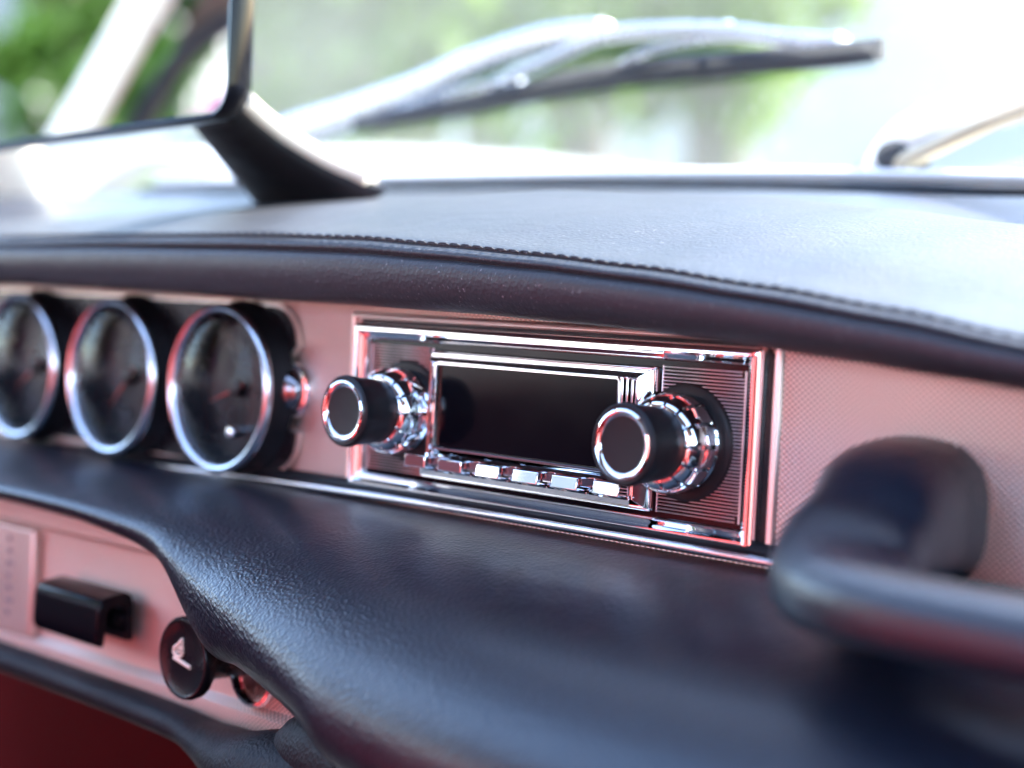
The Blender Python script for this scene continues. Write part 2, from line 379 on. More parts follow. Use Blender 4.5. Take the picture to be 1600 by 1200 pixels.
# floor, tunnel, doors, bulkhead
bm = bmesh.new(); box(bm, -.72, .72, -1.5, .45, -.70, -.68); obj('floor_carpet', bm, M_CARPET, body, smooth=False)
bm = bmesh.new(); box(bm, -.10, .10, -1.3, .30, -.68, -.42); obj('tunnel', bm, M_CARPET, body, bevel=.03)
bm = bmesh.new(); box(bm, -.72, .72, .20, .23, -.68, .02); obj('bulkhead', bm, M_CARPET, body, smooth=False)
for s in (-1, 1):
    bm = bmesh.new(); box(bm, s*.735-.03, s*.735+.03, -1.15, .10, -.62, -.03); obj('door_panel', bm, M_PAD, body, bevel=.015)
def seat(cx):
    bm = bmesh.new(); rows = []
    for j in range(13):
        t = j/12; z = -.38 + .66*t; y = -.80 - .20*t; hw = .25 - .05*t**2
        rows.append([(cx + hw*cos(a)*(1 - .0*t), y - .06*sin(a) + (.03*cos(2*a)), z) for a in [2*pi*k/28 for k in range(28)]])
    vs = grid(bm, rows, close_u=True); cap(bm, vs[0]); cap(bm, vs[-1])
    so_ = obj('seat_back', bm, M_REDLEATHER, body, subsurf=1)
    bm = bmesh.new(); box(bm, cx-.25, cx+.25, -.86, -.36 if cx < 0 else -.62, -.50, -.36); obj('seat_cushion', bm, M_REDLEATHER, body, bevel=.05)
seat(-.40); seat(.42)
# unseen roof added to shape the light on the pads, pillars, window sills
for nm, ya, yb in (('roof', .06, -.14), ('roof', -.72, -1.44)):     # gap left between the two so blue sky highlights the pads
    bm = bmesh.new(); rows = []
    for j in range(9):
        y = ya + (yb-ya)*j/8; z0 = .43 + .05*sin(pi*(.06-y)/1.5*.8) - .10*max(0, (-1.0-y)/.5)**2
        rows.append([(x, y, z0 - .05*(abs(x)/.64)**4) for x in [-.64 + 1.28*i/20 for i in range(21)]])
    grid(bm, rows); o = obj(nm, bm, M_BROWN, body); md = o.modifiers.new('s', 'SOLIDIFY'); md.thickness = .03; md.offset = 1
for s in (-1, 1):
    bm = bmesh.new(); tube(bm, [(s*.79, .27, .05), (s*.76, .20, .16), (s*.70, .12, .30), (s*.64, .05, .41), (s*.63, -.10, .43)], [(.035, .022)]*5, 16); obj('windscreen_pillar', bm, M_CREAMVINYL, body)
    bm = bmesh.new(); tube(bm, [(s*.63, .05, .40), (s*.63, -.5, .435), (s*.63, -1.15, .40)], .022, 12); obj('roof_rail', bm, M_CREAMVINYL, body)
    bm = bmesh.new(); tube(bm, [(s*.735, .25, -.02), (s*.735, -.5, -.02), (s*.735, -1.5, -.02)], .035, 14); obj('window_sill', bm, M_PAINT, body)
    bm = bmesh.new(); tube(bm, [(s*.735, -.185, -.05), (s*.715, -.265, .10), (s*.695, -.335, .245), (s*.635, -.425, .42)], [(.012, .026), (.012, .026), (.012, .026), (.012, .03)], 20, upv=Vector((1, 0, 0))); obj('centre_pillar', bm, M_CREAMVINYL, body)
    bm = bmesh.new(); tube(bm, spline([(s*.715, -.235, -.03), (s*.700, -.300, .10), (s*.690, -.338, .170), (s*.680, -.362, .212), (s*.672, -.40, .240), (s*.668, -.47, .252), (s*.66, -.80, .24), (s*.66, -1.1, .20)], 60), .008, 12); obj('window_seal', bm, M_RUBBER, body)
    bm = bmesh.new(); grid(bm, [[(s*.690, -.352, .205), (s*.672, -.40, .243), (s*.668, -.47, .256), (s*.66, -.80, .245), (s*.66, -1.1, .205)], [(s*.640, -.42, .40), (s*.640, -.46, .41), (s*.640, -.55, .41), (s*.640, -.80, .41), (s*.64, -1.1, .40)]]); obj('quarter_trim', bm, M_BROWN, body)
    bm = bmesh.new(); tube(bm, [(s*.74, -1.5, -.02), (s*.70, -1.40, .15), (s*.63, -1.20, .40)], [(.03, .09)]*3, 16, upv=Vector((0, 1, .6))); obj('rear_pillar', bm, M_CREAMVINYL, body)
bm = bmesh.new(); tube(bm, [(-.66, .05, .405), (0, .075, .425), (.66, .05, .405)], .022, 12); obj('header_rail', bm, M_CREAMVINYL, body)
bm = bmesh.new(); box(bm, -.70, .70, -1.52, -1.45, -.68, .05); obj('rear_bulkhead', bm, M_REDLEATHER, body, bevel=.02)

# windscreen with its lower seal
scr = empty('windscreen', (0, SCREEN_Y, SCREEN_Z), 'dusty raked glass windscreen with a pale strip along its foot', 'windscreen')
bm = bmesh.new(); rows = []
for j in range(9):
    z = .094 + .42*j/8; rows.append([(x, SCREEN_Y - SCREEN_K*(z - SCREEN_Z), z) for x in [-.78 + 1.56*i/16 for i in range(17)]])
grid(bm, rows); obj('glass', bm, M_SCREEN, scr)
def screen_line(pts, off): return [on_screen(x, y, off) for x, y in pts]
foot = screen_line([(560, 279), (800, 275), (1000, 273), (1200, 273), (1400, 275), (1600, 280)], .004)
foot = [foot[0] + (foot[0]-foot[1])*1.6] + foot + [foot[-1] + (foot[-1]-foot[-2])*2.5]
bm = bmesh.new(); tube(bm, spline([tuple(p) for p in foot], 40), (.006, .0032), 14); obj('foot_strip', bm, M_PAINT, scr)
bm = bmesh.new(); tube(bm, [p + Vector((0, -.009, -.0064)) for p in map(Vector, spline([tuple(p) for p in foot], 40))], (.009, .0030), 12); obj('rubber_seal', bm, M_RUBBER, scr)

# ------------------------------------------------------------------ dashboard
dash = empty('dashboard', (0, .05, -.1), 'black padded leather dashboard with embossed silver fascia and stitched top', 'dashboard')
# fascia sheet
# raised surround of the radio opening, in fascia metal
bm = bmesh.new(); frame(bm, 0, 0, .0915, .0295, .0012, [(.0040, .0005), (.0036, -.0010), (.0028, -.0016), (.0018, -.0017), (.0012, -.0012), (.0010, .0005)], sharp=True)
obj('radio_surround', bm, M_FASCIA2, dash)
# pad over the fascia: a loft of curves read at their own depths
def xs_line(pts, Y, n=120, dz=0.):
    q = [at(px, py, Y) for px, py in pts]; tab = [(p.x, p.z) for p in q]
    return lambda x: (interp(tab, x) + dz)
XL = [-.80 + 1.42*i/150 for i in range(151)]
lip = xs_line([(-900, 432), (0, 442), (200, 453), (350, 463), (500, 473), (700, 487), (900, 506), (1100, 531), (1300, 563), (1450, 588), (1600, 614), (1900, 668), (2400, 760)], -.030)
sti = xs_line([(-900, 395), (0, 366), (200, 361), (400, 360), (560, 364), (700, 376), (830, 389), (1000, 410), (1200, 442), (1400, 478), (1600, 522), (1900, 600), (2400, 730)], -.030)
edge = xs_line([(-900, 400), (0, 352), (400, 325), (600, 304), (900, 292), (1200, 303), (1400, 321), (1600, 345), (1900, 390), (2400, 480)], .115)
bm = bmesh.new(); grid(bm, [[(x, .0, -.045 + (lip(x) + .0032 + .045)*j/6) for j in range(7)] for x in XL])
obj('fascia', bm, M_FASCIA, dash, smooth=False)
rows = []
for x in XL:
    zl, zs, ze = lip(x), sti(x), edge(x); H = zs - zl
    sec = [(.06, zl + .004), (.03, zl + .001), (0.006, zl+.0005), (-.012, zl), (-.022, zl - .0005), (-.028, zl + .0006), (-.0315, zl + .003), (-.034, zl + .30*H), (-.0352, zl + .52*H),
           (-.0345, zl + .66*H), (-.0335, zl + .705*H), (-.0318, zl + .725*H), (-.0332, zl + .745*H), (-.0342, zl + .80*H), (-.0330, zl + .86*H), (-.0308, zl + .895*H), (-.0290, zl + .91*H),
           (-.0302, zl + .94*H), (-.0285, zl + .985*H), (-.024, zs + .0010), (-.012, zs + .0035), (.01, zs + (ze-zs)*.26 + .0030), (.04, zs + (ze-zs)*.50 + .0022), (.08, zs + (ze-zs)*.79 + .0008), (.108, ze - .0005), (.114, ze - .002), (.116, ze - .010), (.112, ze - .03)]
    rows.append([(x, y, z) for y, z in sec])
bm = bmesh.new(); grid(bm, rows); top = obj('top_pad', bm, M_TOP, dash, subsurf=2)
# stitches along the crest of the welt
bm = bmesh.new(); x = -.30
while x < .22:
    f = lambda u: lip(u) + .955*(sti(u)-lip(u)); L = .0042
    tube(bm, [(x, -.0293, f(x)-.0004), (x+.0006, -.0303, f(x+.0006)+.0001), (x+L/2, -.0305, f(x+L/2)+.0002), (x+L-.0006, -.0303, f(x+L-.0006)+.0001), (x+L, -.0293, f(x+L)-.0004)], .00028, 6)
    z = lip(x) + .735*(sti(x)-lip(x)); tube(bm, [(x, -.0322, z), (x+.0018, -.0328, z), (x+.0036, -.0322, z)], .00022, 5)
    x += .0052
obj('stitching', bm, plain('black thread', (.03, .03, .035), .5), dash)
# shelf behind the pad down to the screen foot
ftab = [(p[0], p[2]) for p in foot]; fty = [(p[0], p[1]) for p in foot]
rows = []
for x in XL:
    ze = edge(x); zf = interp(ftab, x); yf = interp(fty, x)
    rows.append([(x, .105, ze - .022), (x, .14, ze - .016 + .3*(zf-ze)), (x, .18, ze*.45+zf*.55 - .010), (x, .21, zf - .010), (x, yf - .008, zf - .0075), (x, yf + .01, zf - .008)])
bm = bmesh.new(); grid(bm, rows); obj('defroster_shelf', bm, leather('shelf vinyl', (.03, .035, .05), .36, wrinkle=False), dash, subsurf=1)

# lower pad: cross-sections (y, z) blended along x
PT = [(-0.7372, -0.0725, -0.0416, -0.0592, -0.0473), (-0.188, -0.0725, -0.042, -0.0592, -0.0482), (-0.1312, -0.0729, -0.0444, -0.0601, -0.052), (-0.1094, -0.0744, -0.0463, -0.063, -0.0562), (-0.0971, -0.0772, -0.0495, -0.0658, -0.061), (-0.0838, -0.08, -0.0535, -0.0687, -0.0728), (-0.0677, -0.0838, -0.058, -0.0725, -0.0803), (-0.0507, -0.0876, -0.061, -0.0753, -0.0801), (-0.0317, -0.0914, -0.065, -0.0781, -0.0828), (-0.0033, -0.098, -0.071, -0.08, -0.0894), (0.0204, -0.1037, -0.077, -0.0819, -0.0991), (0.0772, -0.1094, -0.081, -0.0857, -0.1116), (0.1529, -0.1113, -0.0832, -0.0876, -0.1192), (0.6075, -0.1113, -0.0832, -0.0876, -0.1211)]
def pad_sec(x):
    """section (y, z): top leaves the fascia, rolls over to the front, tucks under"""
    k = max([i for i in range(len(PT)) if PT[i][0] <= x + 1e-9] or [0]); k = min(k, len(PT) - 2)
    a, b = PT[k], PT[k+1]; t = (x - a[0])/(b[0] - a[0])
    pr, nx = PT[max(k-1, 0)], PT[min(k+2, len(PT)-1)]
    def h(i):
        m0 = (b[i]-pr[i])/max(1e-6, b[0]-pr[0])*(b[0]-a[0]); m1 = (nx[i]-a[i])/max(1e-6, nx[0]-a[0])*(b[0]-a[0])
        return (2*t**3-3*t*t+1)*a[i] + (t**3-2*t*t+t)*m0 + (-2*t**3+3*t*t)*b[i] + (t**3-t*t)*m1
    yF, zF, yB, zB = h(1), h(2), h(3), h(4)
    sec = [(.012, -.0330)]
    for i in range(9):
        u = i/9*pi/2; sec.append((.002 + (yF-.002)*sin(u), -.0335 + (zF+.0335)*(1-cos(u))**.86))
    for i in range(7):
        u = i/6*pi/2; sec.append((yB + (yF-yB)*cos(u), zF + (zB-zF)*sin(u)))
    sec += [(yB + .010, zB + .0005), (yB + .022, zB + .003), (yB + .035, zB + .008)]
    return sec
XP = [-.73 + .56*i/20 for i in range(20)] + [-.17 + .20*i/60 for i in range(60)] + [.03 + .55*i/24 for i in range(25)]
bm = bmesh.new(); grid(bm, [[(x, y, z) for y, z in pad_sec(x)] for x in XP]); obj('lower_pad', bm, M_PAD, dash, subsurf=2)
# padded rim that runs under the lower panel and dives into the big roll
rim = [(-.73, -.047, -.1163), (-.45, -.047, -.1155), (-.26, -.048, -.1148), (-.18, -.049, -.1148), (-.12, -.052, -.1150), (-.090, -.056, -.1160), (-.065, -.062, -.1158), (-.040, -.066, -.1130), (-.01, -.068, -.1120), (.05, -.068, -.1160), (.14, -.066, -.120)]
bm = bmesh.new(); rp_ = spline(rim, 80); tube(bm, rp_, [(.0085 + .010*max(0, min(1, (p[0]+.11)/.07)), .0056 + .0085*max(0, min(1, (p[0]+.10)/.06))) for p in rp_], 24)
tube(bm, spline([(-.050, -.054, -.1150), (-.038, -.058, -.1090), (-.020, -.064, -.1020), (.01, -.068, -.1010)], 20), [(.012 + .008*k/20, .010 + .007*k/20) for k in range(20)], 20)
obj('lower_rim', bm, M_RIM, dash)
# chrome bead under the fascia, black shelf behind it
bead = [at(px, py, -.005) for px, py in ((-900, 560), (-300, 650), (0, 698), (200, 722), (400, 747), (560, 771), (700, 793), (900, 826), (1040, 850), (1190, 877), (1500, 935), (1800, 990), (2400, 1100))]
bm = bmesh.new(); bs = spline([tuple(p) for p in bead], 80); tube(bm, bs, (.0016, .0014), 14); obj('chrome_bead', bm, M_SATIN, dash)
bm = bmesh.new(); tube(bm, [Vector(p) + Vector((0, .0035, .0024)) for p in bs], (.0035, .0022), 12); obj('bead_backing', bm, M_RUBBER, dash)

# lower panel with pressed border
bm = bmesh.new(); PL = -.046
zt, zb = -.0548, -.1093
rows = []
for z, y in ((zt+.004, PL-.0012), (zt-.0035, PL-.0012), (zt-.0050, PL+.0006), (zt-.0075, PL+.0010), (-.070, PL+.0010), (-.090, PL+.0010), (zb+.0068, PL+.0010), (zb+.0055, PL-.0004), (zb+.0040, PL-.0016), (zb+.0005, PL-.0018), (zb-.004, PL-.001)):
    rows.append([(x, y, z) for x in [-.73 + .45*i/10 for i in range(10)] + [-.28 + .240*i/60 for i in range(61)]])
grid(bm, rows); obj('lower_panel', bm, M_LOWER, dash, ang=25)
# label plate at the far end with faint printed marks
pl = at(0, 900, PL-.003); pr = at(50, 900, PL-.003)
bm = bmesh.new(); box(bm, -.36, pr.x, PL-.0032, PL+.0005, zb+.006, zt-.006); lp = obj('label_plate', bm, M_FASCIA2, dash, bevel=.0008)
bm = bmesh.new()
for k in range(7):
    z = -.067 - k*.0050; xx = pl.x + .006
    box(bm, xx, xx + .003 + .001*(k % 3), PL-.00345, PL-.0031, z, z + .0022)
obj('printed_marks', bm, plain('grey print', (.25, .2, .2), .6), lp, smooth=False)


# ------------------------------------------------------------------ radio
radio = empty('car_radio', (0, 0, 0), 'retro chrome car radio with dark display and two big knobs', 'radio')
bm = bmesh.new(); frame(bm, 0, 0, .084, .0235, .0009, [(.0060, .004), (.0060, -.0028), (.0056, -.0040), (.0046, -.0046), (.0034, -.0046), (.0028, -.0040), (.0020, -.0030), (.0012, -.0028), (.0006, -.0020), (.0, .0006)], sharp=True)
obj('bezel', bm, M_CHROME, radio)
bm = bmesh.new(); frame(bm, 0, 0, .084, .0235, .0015, [(.0061, -.0008), (.0092, -.0008), (.0092, .001)]); obj('gap_shade', bm, M_RUBBER, radio)  # black ring standing in for the shaded gap round the bezel
bm = bmesh.new(); box(bm, -.0845, .0845, -.0006, .006, -.024, .024); obj('backplate', bm, M_GLOSSBLACK, radio, smooth=False)
for s in (-1, 1):
    x0, x1 = (.0520, .0822) if s > 0 else (-.0825, -.0515)
    bm = bmesh.new(); z = -.0218
    while z < .0220:
        inset = .0012 if abs(z) > .0205 else 0
        tube(bm, [(x0, -.0004, z), (x0+.0005, -.0009, z), (x1-.0008-inset, -.0009, z), (x1-inset, -.0004, z)], (.00030, .00085), 10, upv=Vector((0, 1, 0))); z += .00104
    for xe in (x0-.0002, x1+.0006): tube(bm, [(xe, -.0009, -.0222), (xe, -.0009, .0222)], .0004, 8)
    obj('ribbed_panel', bm, M_RIB, radio)
# raised centre moulding
D = lambda px, py, Y: at(px, py, Y)
bm = bmesh.new(); frame(bm, .0, -.0004, .0500, .0222, .0012, [(0, .001), (-.0003, -.0022), (-.0012, -.0032), (-.0032, -.0062), (-.0038, -.0066), (-.0046, -.0062), (-.0052, -.0040)], capend=True)
obj('centre_moulding', bm, M_CHROME, radio)
# display: lip, glass
dx0, dx1, dz0, dz1 = -.0428, .0385, -.0108, .0168
bm = bmesh.new(); frame(bm, (dx0+dx1)/2, (dz0+dz1)/2, (dx1-dx0)/2, (dz1-dz0)/2, .0006, [(.0014, -.0038), (.0013, -.0060), (.0009, -.0068), (.0003, -.0068), (0, -.0062), (0, -.0040)])
dl = obj('display_bezel', bm, M_CHROME, radio)
bm = bmesh.new(); box(bm, dx0, dx1, -.0052, -.0038, dz0, dz1); obj('display', bm, M_GLOSSBLACK, radio, smooth=False)
# stepped louvres at the end of the display
for k in range(4):
    bm = bmesh.new(); x = dx1 + .0020 + .0017*k; box(bm, x, x+.0009, -.0074+.0004*k, -.0036, dz1-.0110+.0004*k, dz1 + .0012 - .0003*k); obj('display_fin', bm, M_CHROME, radio, bevel=.0002)
    bm = bmesh.new(); box(bm, x, x+.0009, -.0074+.0004*k, -.0036, -.0182, -.0150); obj('display_fin', bm, M_CHROME, radio, bevel=.0002)
# sloped chrome sill under the display
bm = bmesh.new(); grid(bm, [[(-.0444, -.0042, dz0-.0012), (.0440, -.0042, dz0-.0012)], [(-.0444, -.0070, dz0-.0022), (.0440, -.0070, dz0-.0022)], [(-.0444, -.0078, dz0-.0030), (.0440, -.0078, dz0-.0030)], [(-.0444, -.0040, dz0-.0034), (.0440, -.0040, dz0-.0034)]])
obj('display_sill', bm, M_CHROME, radio, ang=15)
BY = -.0125
for k, (pa, pb) in enumerate((((632, 703), (663, 727)), ((684, 708), (720, 730)), ((742, 717), (777, 740)), ((799, 725), (838, 750)), ((860, 735), (900, 760)), ((925, 745), (965, 770)))):
    a_, b_ = D(*pa, BY), D(*pb, BY)
    w0 = b_.x - a_.x
    bm = bmesh.new(); box(bm, a_.x, b_.x, BY, -.0040, -.0180, -.0139)
    for v in bm.verts:
        if v.co.y < BY + .001 and v.co.z > -.015: v.co.y += 0 if k < 2 else .00065      # faces lean back a little
    o = obj('preset_button', bm, M_CHROME, radio, bevel=.0004)
# lower rail of the moulding (sloping, catches the red seats)
bm = bmesh.new(); grid(bm, [[(x, y, z) for x in (-.0470, .0470)] for y, z in ((-.0040, -.0180), (-.0078, -.0184), (-.0086, -.0190), (-.0082, -.0206), (-.0070, -.0212), (-.0040, -.0214))])
obj('lower_rail', bm, M_CHROME, radio, ang=20)
# knobs
def knob(cx, cz=-.0002):
    k = bpy.data.objects.new('knob', None); k.empty_display_size = .01; S.collection.objects.link(k); k.parent = radio
    def part(name, prof, mat, mod=None, seg=128, ang=35):
        bm = bmesh.new(); lathe(bm, cx, cz, prof, seg=seg, mod=mod); return obj(name, bm, mat, k, ang=ang)
    part('backing_disc', [(.0178, .0004), (.0180, -.0012), (.0172, -.0024), (.0160, -.0028), (.0120, -.0028)], M_RUBBER)
    part('rear_ring', [(.0142, -.0024), (.0142, -.0042), (.0137, -.0048), (.0120, -.0048)], M_CHROME)
    def notch(kk, r, a):
        ph = (a * 14 / (2*pi)) % 1
        return r - (.0011 if (ph < .07 or ph > .93) and 0 < kk < 8 else 0)
    part('collar', [(.0105, -.0052), (.0142, -.0055), (.0149, -.0063), (.0150, -.0082), (.0149, -.0100), (.0146, -.0118), (.0139, -.0138), (.0128, -.0153), (.0114, -.0160), (.0100, -.0161)], M_CHROME, notch, 280, 28)
    part('grip', [(.0100, -.0150), (.0108, -.0160), (.0112, -.0200), (.0117, -.0262), (.0122, -.0286), (.0120, -.0300), (.0113, -.0306), (.0104, -.0304)], M_RUBBER)
    part('face_ring', [(.0105, -.0302), (.0103, -.0309), (.0097, -.0312), (.0085, -.0308), (.0079, -.0300), (.0078, -.0292)], M_CHROME)
    part('face', [(.0079, -.0298), (.0074, -.0278), (.0062, -.0250), (.0042, -.0226), (.0022, -.0214), (.0006, -.0211)], M_FACE, ang=180)
knob(-.0623); knob(.0623)

# ------------------------------------------------------------------ gauges
GR, GZ, GY = .0325, .0012, -.0152
plate = empty('gauge_shroud', (-.22, 0, .002), 'black shroud plate behind the gauges with scalloped bright edge', 'gauge shroud')
def shroud_outline(g):
    pts = [(-.60, .0335+g), (-.139, .0335+g)]
    pts += [(-.139 + (.015+g)*sin(a), .0185 + (.015+g)*cos(a)) for a in [radians(q) for q in (15, 30, 45, 60, 75, 88)]]
    cx, cz, r = -.1190, .0022, .0165 - g
    pts += [(cx - r*cos(a), cz + r*sin(a)) for a in [radians(q) for q in (62, 48, 34, 20, 6, -6, -20, -34, -48, -62)]]
    pts += [(-.136 + (.014+g)*sin(a), -.0145 + (.014+g)*cos(a)) for a in [radians(q) for q in (85, 100, 115, 130, 150, 170)]]
    pts += [(-.139, -.0288-g), (-.60, -.0288-g)]
    return pts
def extr(bm, pts, y0, y1):
    a = [bm.verts.new((x, y0, z)) for x, z in pts]; b = [bm.verts.new((x, y1, z)) for x, z in pts]; n = len(pts)
    cap(bm, b); cap(bm, a)
    for i in range(n): bm.faces.new((a[i], a[(i+1) % n], b[(i+1) % n], b[i]))
bm = bmesh.new(); extr(bm, shroud_outline(0), -.0005, -.0045); obj('plate', bm, M_BLACK, plate, ang=50)
bm = bmesh.new(); extr(bm, shroud_outline(.0011), -.0003, -.0028); obj('bright_edge', bm, M_FASCIA2, plate, ang=50)
def gauge(cx, k, label):
    g = empty('dashboard_gauge', (cx, 0, GZ), label, 'gauge', 'row of round gauges on the fascia')
    def part(name, prof, mat, start=False, end=False, ang=35, parent=g):
        bm = bmesh.new(); lathe(bm, cx, GZ, prof, start=start, end=end); return obj(name, bm, mat, parent, ang=ang)
    part('housing', [(.0340, -.0045), (.0332, -.0070), (.0318, -.0100), (.0314, GY+.001), (.0300, GY+.0006)], M_RUBBER)
    part('chrome_ring', [(.0312, GY+.0022), (.0325, GY+.0015), (.0325, GY+.0003), (.0318, GY-.0008), (.0308, GY-.0014), (.0298, GY-.0010), (.0290, GY+.0002), (.0288, GY+.0020)], M_SATIN)
    part('inner_cone', [(.0289, GY+.0018), (.0276, GY+.0060), (.0262, -.0038)], M_BLACK)
    dial = part('dial', [(.0264, -.0036), (.0262, -.0040), (.0100, -.0040), (.0005, -.0040)], M_DIAL, True, True)
    bm = bmesh.new()
    for i in range(41):
        a = radians(-45 + 270*i/40); r0 = .0222 if i % 5 else .0205; r1 = .0240; wd = .00022 if i % 5 else .0004
        c, s = cos(a), sin(a); v = [bm.verts.new((cx + r*c + q*s, -.00415, GZ + r*s - q*c)) for r, q in ((r0, -wd), (r1, -wd), (r1, wd), (r0, wd))]; bm.faces.new(v)
    obj('tick_marks', bm, M_WHITE, dial, smooth=False)
    bm = bmesh.new(); a = radians((200, 225, 215)[k]); c, s = cos(a), sin(a)
    v = [(cx - .004*c + .0009*s, GZ - .004*s - .0009*c), (cx + .019*c, GZ + .019*s), (cx - .004*c - .0009*s, GZ - .004*s + .0009*c)]
    extr(bm, v, -.0058, -.0063); obj('needle', bm, M_ORANGE, g, smooth=False)
    part('needle_hub', [(.0034, -.0042), (.0034, -.0075), (.0026, -.0082), (.0005, -.0084)], M_BLACK, False, True)
    part('cover_glass', [(.0289, GY+.0016), (.0262, GY+.0004), (.0235, GY-.0003), (.0190, GY-.0012), (.0130, GY-.0021), (.0065, GY-.0027), (.0004, GY-.0029)], M_GLASS, False, True, 180)
    if k == 0:
        bm = bmesh.new(); lathe(bm, cx+.004, GZ-.0165, [(.0022, -.0040), (.0022, -.0110), (.0016, -.0120), (.0004, -.0123)], 32); obj('reset_stud', bm, M_CHROME, g)
GX = (-.1557, -.2309, -.3061, -.3813)
for k, lb in enumerate(('round silver ringed gauge nearest the radio, with a small stud at its foot', 'middle round silver ringed gauge between two others', 'round silver ringed gauge cut by the left edge of the photo')):
    gauge(GX[k], k, lb)
# small chrome indicator between gauge and radio
ind = empty('indicator_lamp', (-.1250, 0, .0026), 'small chrome domed indicator lamp between the gauges and the radio', 'indicator lamp')
bm = bmesh.new(); lathe(bm, -.1250, .0026, [(.0105, 0.0002), (.0105, -.0030), (.0098, -.0042), (.0086, -.0046), (.0080, -.0040)]); obj('chrome_ring', bm, M_CHROME, ind)
bm = bmesh.new(); lathe(bm, -.1250, .0026, [(.0082, -.0034)] + [(.0082*cos(a), -.0040 - .0060*sin(a)) for a in [radians(10*q) for q in range(1, 9)]] + [(.0002, -.0100)]); obj('lens', bm, M_DARKCHROME, ind, ang=180)

# ------------------------------------------------------------------ switch bracket and lighter on the lower panel
P0 = PL + .001
lev = empty('switch_lever', (-.2, P0, -.088), 'black hooked plastic switch lever on the pink lit lower panel', 'switch lever')
Y1 = -.063; th = .0034
fx0, fx1 = at(52, 960, Y1).x, at(152, 990, Y1).x
zt_ = at(100, 935, Y1).z + .0035; zbm = at(155, 1015, Y1).z
prof = []
outer = [(Y1+.0012, zbm), (Y1-.0004, zbm+.003), (Y1, zt_-.0045), (Y1+.0012, zt_-.0012), (Y1+.0045, zt_), (P0-.006, zt_+.0015), (P0-.0035, zt_), (P0-.0028, zt_-.003), (P0-.0024, zbm+.0015)]
inner = [(P0-.0056, zbm+.0015), (P0-.0060, zt_-.0052), (P0-.0080, zt_-.0035), (Y1+.0062, zt_-.0036), (Y1+.0040, zt_-.0058), (Y1+.0034, zbm+.002), (Y1+.0030, zbm)]
loop = outer + inner
bm = bmesh.new(); a_ = [bm.verts.new((fx0, y, z)) for y, z in loop]; b_ = [bm.verts.new((fx1, y, z)) for y, z in loop]; n = len(loop)
for i in range(n): bm.faces.new((a_[i], a_[(i+1) % n], b_[(i+1) % n], b_[i]))
cap(bm, a_); cap(bm, b_); obj('hook', bm, M_GLOSSBLACK, lev, bevel=.0008, ang=50)
bm = bmesh.new(); lathe(bm, fx1-.004, (zbm+zt_)/2, [(.0022, P0-.0050), (.0022, P0-.0070), (.0015, P0-.0074), (.0003, P0-.0074)], 24); obj('screw', bm, M_DARKMETAL, lev)

LY = -.068; lc = at(284, 1029, LY)
lig = empty('cigarette_lighter', (lc.x, P0, lc.z), 'round black lighter knob with a cream flame symbol', 'lighter')
bm = bmesh.new(); lathe(bm, lc.x, lc.z, [(.0128, LY+.0050), (.0138, LY+.0042), (.0142, LY+.0020), (.0140, LY+.0006), (.0135, LY), (.0129, LY-.0001), (.0123, LY+.0003), (.0060, LY+.0004), (.0003, LY+.0004)]); kn = obj('knob', bm, M_BLACK, lig)
bm = bmesh.new(); lathe(bm, lc.x, lc.z, [(.0085, P0), (.0085, LY+.0040)], 48); obj('stem', bm, M_BLACK, lig)
bm = bmesh.new(); lathe(bm, lc.x+.0115, lc.z-.0050, [(.0122, P0+.0005), (.0124, P0-.0015), (.0118, P0-.0028), (.0106, P0-.0030), (.0098, P0-.0018), (.0092, P0)]); obj('chrome_ring', bm, M_CHROME, lig)
# the flame over a slanted stick
def sym(pts, rad, closed=False):
    q = [(lc.x + u*.001, LY-.0000, lc.z + v*.001) for u, v in pts]
    if closed: q.append(q[0])
    q = spline(q, 40); return q
bm = bmesh.new()
tube(bm, [(lc.x + u*.001, LY+.0002, lc.z + v*.001) for u, v in ((-4.6, -.4), (0, -1.3), (5.0, -2.3))], .00075, 8)
fl = spline([(-3.6, .4), (-5.0, 1.6), (-4.4, 3.2), (-2.2, 4.6), (-.3, 6.4), (-.2, 4.4), (.1, 2.4), (-.6, .9), (-2.0, .2), (-3.6, .4)], 48)
tube(bm, [(lc.x + u*.001, LY+.0002, lc.z + v*.001) for u, v in fl], .00066, 8)
hl = spline([(-2.6, 1.7), (-3.2, 2.3), (-2.3, 3.3), (-1.6, 3.5), (-1.5, 2.5), (-1.9, 1.8), (-2.6, 1.7)], 24)
tube(bm, [(lc.x + u*.001, LY+.0002, lc.z + v*.001) for u, v in hl], .00034, 8)
obj('flame_symbol', bm, M_CREAM, kn)

# ------------------------------------------------------------------ grab handle
gh = empty('grab_handle', (.14, 0, -.012), 'black padded grab handle reaching out from the fascia at right', 'grab handle')
path = spline([(.140, .004, -.011, .0215, .0195), (.143, -.015, -.012, .0205, .0190), (.149, -.032, -.015, .0185, .0170), (.153, -.049, -.0195, .0180, .0135), (.161, -.064, -.0235, .0165, .0105), (.180, -.076, -.0245, .0145, .0088), (.21, -.080, -.0247, .0140, .0084), (.26, -.081, -.0248, .0140, .0084), (.36, -.081, -.0248, .0140, .0084), (.50, -.080, -.0248, .0140, .0084)], 70)
bm = bmesh.new(); rows = []
pv = [Vector(p[:3]) for p in path]
for i, p in enumerate(path):
    tt = (pv[min(i+1, len(pv)-1)] - pv[max(i-1, 0)]).normalized(); s = tt.cross(Vector((0, 0, 1))).normalized()
    row = []
    for q in range(32):
        a = 2*pi*q/32; c, sn = cos(a), sin(a); e = .72
        row.append(pv[i] + s*(p[3]*math.copysign(abs(c)**e, c)) + Vector((0, 0, 1))*(p[4]*math.copysign(abs(sn)**e, sn)))
    rows.append(row)
